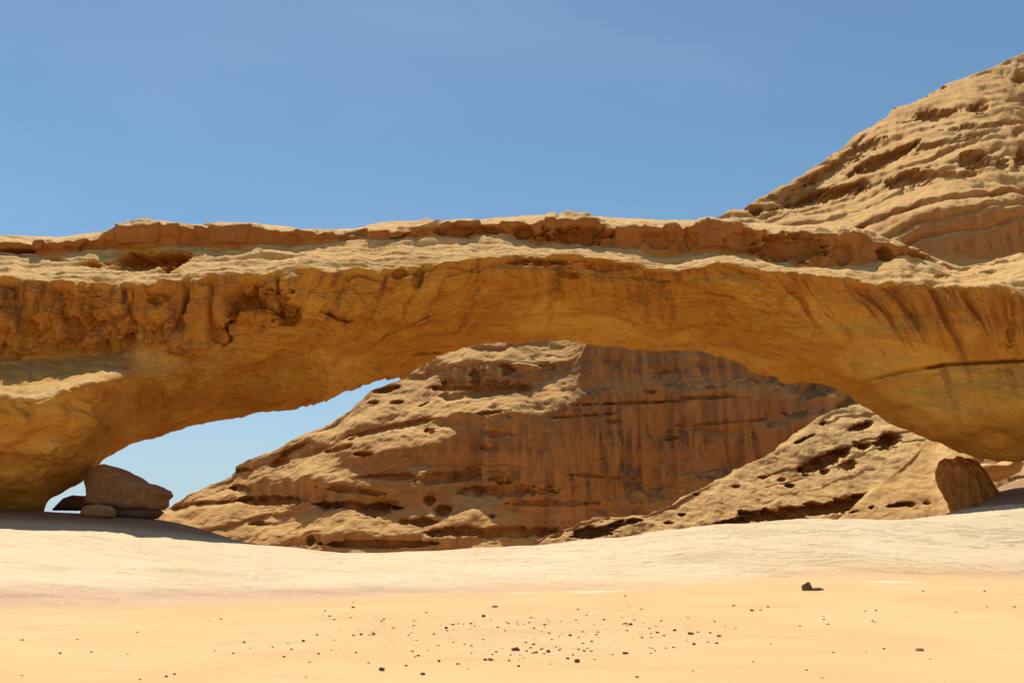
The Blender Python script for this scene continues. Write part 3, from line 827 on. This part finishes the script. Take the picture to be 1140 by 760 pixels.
# --- tilted slab beside it
sil = L([(915, 640), (930, 583), (936, 576), (960, 556), (985, 534), (1010, 512), (1028, 494), (1040, 482), (1060, 476), (1090, 476), (1110, 500), (1130, 560), (1140, 640)])
yb = L([(915, 61.5), (1060, 62.5), (1140, 63)])
px = np.arange(916, 1140, .8)
P = slope_hill(px, sil, 640., yb, lambda X, Y: 44 + 14 * sstep(X, 1040, 1080) + 0 * Y, 190)
P, ra, rb = close_back(P, 2.5, 4)
rows = np.arange(P.shape[0])[:, None] * np.ones((1, len(px)))
fm = sstep(rows, ra, ra + 6) * (1 - sstep(rows, rb - 1, rb + 5))
N0 = normals(gauss(gauss(P, 5, 0), 5, 1))
if np.mean(N0[ra + 20:rb - 20, :, 1]) > 0: N0 = -N0
P = P + N0 * ((fbm(P * .25, 4, seed=200) * .28 + fbm(P * 1.2, 3, seed=203) * .06) * fm)[..., None]
warp = P[..., 2] - P[..., 0] * .55 + fbm(P * .2, 3, seed=205) * .4
t, w, _ = strata(warp + fbm(P * .6, 3, seed=206) * .35, 31, .3, 1.4)
P[..., 1] += (t ** 4) * (1 - sstep(t, .85, 1)) * w * .12 * fm * sstep(fbm(P * .3, 3, seed=209), -.15, .2)
ppx, ppy = proj(P)
P[..., 1] += hollows(P, ppx, ppy, [(971, 565, 4, 2.5, 0, .9), (1000, 562, 14, 2.6, -6, 1.2), (1014, 562, 5, 2.4, 0, .9), (950, 570, 6, 1.5, -8, .6), (1032, 560, 5, 2, 0, .5)], fm, wob_seed=207)
Nn = normals(P); sgn = -1 if np.mean(Nn[ra + 20:rb - 20, :, 1]) > 0 else 1
Nsm = gauss(gauss(Nn * sgn, 2, 0), 2, 1)
dust = sstep(Nsm[..., 2], .3, .6); wl = 1 - sstep(Nsm[..., 2], .1, .45)
slab = mesh_from_grid('rock_slab', P, {'rust': wl * .8, 'varn_shade': wl * .2, 'dust': dust}, M_BUTT, origin=(25, 64, 0), flip=True)
tag(slab, 'tilted pale rock slab below the right end of the arch', 'rock slab')


# ------------------------------------------------------------------ boulders with traced outlines
def inflated(name, outline, Y, half, mat, seed, rough=.18, facet=.25, nang=150, nlay=90, power=2.6, rust=.3, varn_shade=.3, dust=.4, tilt=0.0, flute=0.0):
    O = unproj(np.array([p[0] for p in outline]), np.array([p[1] for p in outline]), Y + 0 * np.array([p[0] for p in outline], float))
    c = O.mean(0)
    cl = np.concatenate([O, O[:1]], 0)
    seg = np.linalg.norm(np.diff(cl, axis=0), axis=1); s = np.concatenate([[0], np.cumsum(seg)])
    q = np.linspace(0, s[-1], nang)
    ring = np.stack([np.interp(q, s, cl[:, i]) for i in range(3)], -1)
    w = np.sin(np.linspace(-math.pi / 2, math.pi / 2, nlay))
    sc = np.maximum(1 - np.abs(w) ** power, 0) ** (1 / power)
    P = c[None, None] + (ring - c)[None] * sc[:, None, None]
    P[..., 1] += w[:, None] * half
    P[..., 0] += w[:, None] * tilt
    # lumpy, faceted surface
    Dv = P - c; r = np.maximum(np.linalg.norm(Dv, axis=-1, keepdims=True), 1e-6)
    sz = float(np.mean(np.linalg.norm(ring - c, axis=1)))
    n = fbm(P / sz * .9, 4, seed=seed)
    n2 = terrace(fbm(P / sz * np.array([.8, .8, 2.0]), 3, seed=seed + 5), 5, .1)
    d = (n * rough + n2 * facet * .5 + flute * .62 + fbm(P / sz * 5, 3, seed=seed + 9) * .03) * sz
    d -= flute * ridged(np.stack([P[..., 0] * 1.3 - (c[2] - P[..., 2]) * .7, P[..., 1] * 1.0, P[..., 2] * .15], -1), 3, seed=seed + 13) * sz
    d[:, -1] = d[:, 0]
    P = P + Dv / r * d[..., None] * np.array([.55, 1., .55])
    Nn = normals(P)
    dst = sstep(np.abs(Nn[..., 2]) * (P[..., 2] > c[2]), .4, .75) * dust
    one = np.ones(P.shape[:2])
    org = (float(c[0]), float(c[1]), float(ring[:, 2].min()))
    return mesh_from_grid(name, P, {'rust': one * rust, 'varn_shade': one * varn_shade, 'dust': dst}, mat, origin=org)


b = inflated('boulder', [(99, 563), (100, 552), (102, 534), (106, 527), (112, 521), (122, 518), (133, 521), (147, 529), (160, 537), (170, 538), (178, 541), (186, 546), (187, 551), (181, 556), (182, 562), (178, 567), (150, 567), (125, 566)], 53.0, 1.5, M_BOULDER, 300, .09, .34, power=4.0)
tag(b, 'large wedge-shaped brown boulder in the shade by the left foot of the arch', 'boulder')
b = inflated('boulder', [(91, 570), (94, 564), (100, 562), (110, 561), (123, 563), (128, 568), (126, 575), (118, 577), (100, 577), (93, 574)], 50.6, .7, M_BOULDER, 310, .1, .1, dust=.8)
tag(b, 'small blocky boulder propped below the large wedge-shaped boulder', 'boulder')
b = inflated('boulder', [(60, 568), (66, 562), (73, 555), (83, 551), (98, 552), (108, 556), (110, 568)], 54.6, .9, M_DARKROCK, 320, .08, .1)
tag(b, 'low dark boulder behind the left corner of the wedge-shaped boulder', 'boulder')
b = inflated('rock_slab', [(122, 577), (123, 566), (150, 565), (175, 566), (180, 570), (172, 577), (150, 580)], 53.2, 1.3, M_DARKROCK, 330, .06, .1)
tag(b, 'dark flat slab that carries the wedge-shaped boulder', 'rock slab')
b = inflated('boulder', [(1088, 532), (1088, 519), (1093, 516), (1103, 518), (1114, 515), (1124, 510), (1132, 511), (1136, 516), (1133, 525), (1122, 531), (1110, 536)], 64.0, 1.2, M_BUTT, 340, .08, .1, rust=0, varn_shade=0, dust=.9)
tag(b, 'small pale sunlit boulder in the gap below the arch at its right end', 'boulder')
b = inflated('boulder', [(1066, 582), (1061, 564), (1051, 545), (1043, 529), (1046, 516), (1057, 511), (1074, 510), (1082, 516), (1090, 527), (1098, 539), (1108, 550), (1111, 566), (1106, 582)], 55.0, 1.7, M_HUMP, 350, .10, .05, power=2.0, rust=.3, varn_shade=.45, dust=0, flute=.30)
tag(b, 'rounded rust-orange boulder with dark stripes beside the tilted pale slab', 'boulder')

# ------------------------------------------------------------------ stones on the sand
def stone_mesh(name, seed, flat, mat, sub=3):
    import bmesh
    bm = bmesh.new(); bmesh.ops.create_icosphere(bm, subdivisions=sub, radius=.5)
    V = np.array([v.co[:] for v in bm.verts])
    n = fbm(V * 1.6 + seed, 3, seed=seed); n2 = terrace(fbm(V * 1.1 + seed * 2, 2, seed=seed + 3), 3, .12)
    V = V * (1 + .45 * n + .5 * n2)[:, None] * np.array([1, .8, flat])
    V[:, 2] = np.maximum(V[:, 2], -.32 * flat) + .22 * flat
    V[:, :2] /= np.ptp(V[:, 0])
    V[:, 2] /= 1.1
    for v, c in zip(bm.verts, V): v.co = c
    me = bpy.data.meshes.new(name); bm.to_mesh(me); bm.free()
    me.materials.append(mat)
    return me


dark_meshes = [stone_mesh('stone', 400 + i, f, M_STONE) for i, f in enumerate((.75, .6, .85, .55, .7, .65))]
brown_meshes = [stone_mesh('stone', 420 + i, f, M_STONE_B) for i, f in enumerate((.6, .5, .7))]


def sand_pt(px_, py_):
    """where the ray through the pixel meets the sand"""
    t = float(tan_el(py_)); Y = EYE / max(-t, .01)
    for _ in range(30):
        p = unproj(px_, py_, Y)
        z = float(sand_height(np.array([p[0]]), np.array([Y]))[0])
        Y = Y * .5 + .5 * min((EYE - z) / max(-t, .005), 60)
    p = unproj(px_, py_, Y)
    return float(p[0]), float(Y), float(sand_height(np.array([p[0]]), np.array([Y]))[0])


def put_stone(px_, py_, w, me, label, cat='stone', group=None, zs=1.0):
    x, y, z = sand_pt(px_, py_)
    o = bpy.data.objects.new('stone', me); COL.objects.link(o)
    s = w / F * y
    o.location = (x, y, z - .02 * s); o.scale = (s, s, s * zs); o.rotation_euler = (0, 0, random.uniform(-.5, .5))
    tag(o, label, cat, group)
    return o


GS = 'dark stones scattered on the sand'
special = [
    (899.5, 657, 11, 0, 'dark upright rock standing alone at the edge of the sand, joined by a flat stone', 1.9),
    (909.5, 657, 13, 3, 'flat dark stone lying against the upright rock at the edge of the sand', .7),
    (574.7, 723.5, 9, 0, 'largest of the dark stones in the middle of the stony patch of sand', .9),
    (545.5, 734.5, 6.5, 1, 'dark stone touching a slightly smaller one just left of it', .9),
    (540, 734.5, 5, 4, 'smaller stone of the touching pair low in the stony patch', .9),
    (642.7, 737, 6, 2, 'black stone with a grey pebble right behind it, right of the stony patch', 1.),
    (695.8, 727.3, 6.5, 3, 'lone dark stone between the stony patch and a pair of stones to its right', .9),
    (768.4, 705.5, 7, 1, 'dark oval stone farthest back on the right of the stony patch', .8),
    (800.4, 708, 5.5, 5, 'dark stone with a paler pebble right in front of it, right end of the scatter', .9),
    (425.2, 746, 6.5, 2, 'dark stone at the front left corner of the stony patch', .9),
    (470.5, 750.5, 6, 4, 'dark stone nearest the camera in the stony patch', .9),
]
for (a, b_, w, mi, lb, zs) in special:
    put_stone(a, b_, w, dark_meshes[mi], lb, 'stone', GS, zs)
put_stone(1024.3, 724, 9, brown_meshes[0], 'brown flat stone lying alone on smooth sand at the right', 'stone', GS, .7)
put_stone(550.5, 675.5, 7, brown_meshes[1], 'small grey-brown stone at the back edge of the stony patch', 'stone', GS, .8)

cropA = [(343, 377), (405, 325), (518, 355), (615, 368), (687, 310), (512, 270), (490, 210), (355, 215), (105, 213), (275, 178), (590, 160), (685, 155), (1020, 180), (1073, 160), (938, 380), (1015, 265), (1000, 283), (1055, 290), (1030, 307), (1010, 310), (1095, 305), (975, 255), (980, 300), (895, 320), (888, 350), (797, 317), (752, 118), (885, 155), (170, 212), (150, 215), (65, 217), (590, 253), (555, 180), (375, 302), (688, 272), (62, 70), (145, 362)]
cropB = [(28, 162), (280, 250), (255, 285), (278, 300), (210, 290), (180, 320), (150, 340), (240, 300), (592, 312), (615, 298), (712, 282), (592, 207), (625, 203), (720, 190), (940, 258), (905, 203), (50, 305), (520, 437), (205, 80), (345, 135), (460, 155), (485, 160), (455, 8), (1030, 60), (1125, 85), (820, 265), (165, 217), (205, 345)]
cropC = [(220, 320), (305, 335), (327, 325), (277, 337), (843, 490), (450, 525), (500, 550), (535, 470), (517, 380), (505, 365), (667, 373), (925, 342), (1022, 325), (1110, 325), (800, 265), (820, 275), (950, 270), (1015, 275), (635, 338), (165, 440), (145, 407), (30, 400), (28, 453), (560, 247)]
cropD = [(865, 452), (902, 483), (1005, 413), (963, 434), (913, 440), (795, 455), (740, 472), (290, 468), (190, 472), (528, 547), (553, 538), (445, 555), (970, 547), (1060, 430), (1120, 325), (1130, 470), (70, 430), (245, 428), (405, 474), (775, 437), (435, 405), (925, 460), (1060, 365), (1010, 474), (70, 542)]
pts = [(380 + a / 4.75, 660 + b_ / 4.75, 4.4) for a, b_ in cropA] + [(600 + a / 4.75, 660 + b_ / 4.75, 4.4) for a, b_ in cropB]
pts += [(740 + a / 2.85, 560 + b_ / 2.85, 3.6) for a, b_ in cropC] + [(a / 2.85, 560 + b_ / 2.85, 3.6) for a, b_ in cropD]
for i, (a, b_, w) in enumerate(pts):
    put_stone(a, b_ + 1.5, w * random.uniform(.6, .98), dark_meshes[i % 6], 'small dark stone, one of many alike scattered over the sand', 'stone', GS, random.uniform(.8, 1.1))
for i in range(140):
    a = random.gauss(590, 150); b_ = random.triangular(670, 750, 695)
    put_stone(a, b_, random.uniform(1.3, 3.4), brown_meshes[i % 3], 'tiny brown pebble among the dark stones on the sand', 'pebble', 'brown pebbles between the dark stones', .8)

# ------------------------------------------------------------------ light, sky, camera
SUN_EL = math.radians(68)
SUN_AZ = math.radians(-22)          # clockwise from +Y (behind the arch), negative = to the left
w = bpy.data.worlds.new('World'); scene.world = w; w.use_nodes = True
nt = w.node_tree; nt.nodes.clear()
sky = nt.nodes.new('ShaderNodeTexSky'); sky.sky_type = 'NISHITA'; sky.sun_disc = False
sky.sun_elevation = SUN_EL; sky.sun_rotation = SUN_AZ
sky.altitude = 900; sky.air_density = 1.0; sky.dust_density = .7; sky.ozone_density = 3.0
bg = nt.nodes.new('ShaderNodeBackground'); bg.inputs['Strength'].default_value = .104
out = nt.nodes.new('ShaderNodeOutputWorld')
tc = nt.nodes.new('ShaderNodeTexCoord')
mp = nt.nodes.new('ShaderNodeMapping'); mp.inputs['Scale'].default_value = (1.2, 1.2, 3.5)
nz = nt.nodes.new('ShaderNodeTexNoise'); nz.inputs['Scale'].default_value = 1.6; nz.inputs['Detail'].default_value = 7
nz.inputs['Distortion'].default_value = .5
nt.links.new(tc.outputs['Generated'], mp.inputs[0]); nt.links.new(mp.outputs[0], nz.inputs['Vector'])
mr = nt.nodes.new('ShaderNodeMapRange'); mr.inputs['From Min'].default_value = .48; mr.inputs['From Max'].default_value = .8
mr.inputs['To Max'].default_value = .16; nt.links.new(nz.outputs['Fac'], mr.inputs['Value'])
tint = nt.nodes.new('ShaderNodeMix'); tint.data_type = 'RGBA'; tint.blend_type = 'MULTIPLY'; tint.inputs[0].default_value = 1
tint.inputs[7].default_value = (.87, 1.035, .97, 1); nt.links.new(sky.outputs[0], tint.inputs[6])
thin = nt.nodes.new('ShaderNodeMix'); thin.data_type = 'RGBA'; thin.inputs[7].default_value = (4.2, 5.0, 5.6, 1)
nt.links.new(mr.outputs[0], thin.inputs[0]); nt.links.new(tint.outputs[2], thin.inputs[6])
sx = nt.nodes.new('ShaderNodeSeparateXYZ'); nt.links.new(tc.outputs['Generated'], sx.inputs[0])
hr = nt.nodes.new('ShaderNodeMapRange'); hr.interpolation_type = 'SMOOTHSTEP'
hr.inputs['From Min'].default_value = .26; hr.inputs['From Max'].default_value = .02
hr.inputs['To Min'].default_value = 0; hr.inputs['To Max'].default_value = .75; nt.links.new(sx.outputs['Z'], hr.inputs['Value'])
low = nt.nodes.new('ShaderNodeMix'); low.data_type = 'RGBA'; low.inputs[7].default_value = (3.9, 4.7, 5.5, 1)
nt.links.new(hr.outputs[0], low.inputs[0]); nt.links.new(thin.outputs[2], low.inputs[6])
nt.links.new(low.outputs[2], bg.inputs[0]); nt.links.new(bg.outputs[0], out.inputs[0])

sun = bpy.data.lights.new('sun', 'SUN'); sun.energy = 4.8; sun.angle = math.radians(.5); sun.color = (1., .95, .86)
so = bpy.data.objects.new('sun', sun); COL.objects.link(so)
from mathutils import Vector
dvec = Vector((math.sin(SUN_AZ) * math.cos(SUN_EL), math.cos(SUN_AZ) * math.cos(SUN_EL), math.sin(SUN_EL)))
so.rotation_euler = (-dvec).to_track_quat('-Z', 'Y').to_euler(); so.location = (0, 0, 60)

cam = bpy.data.cameras.new('camera'); co = bpy.data.objects.new('camera', cam); COL.objects.link(co)
cam.sensor_width = 36; cam.lens = F / 1140 * 36; cam.clip_end = 12000; cam.clip_start = .1
co.location = (0, 0, EYE); co.rotation_euler = (math.pi / 2 + PITCH, 0, 0)
scene.camera = co
scene.view_settings.view_transform = 'Standard'
try: scene.view_settings.look = 'None'
except Exception: pass
scene.view_settings.exposure = 0.25; scene.view_settings.gamma = 1
scene.cycles.max_bounces = 6; scene.cycles.diffuse_bounces = 5
scene.cycles.use_denoising = True
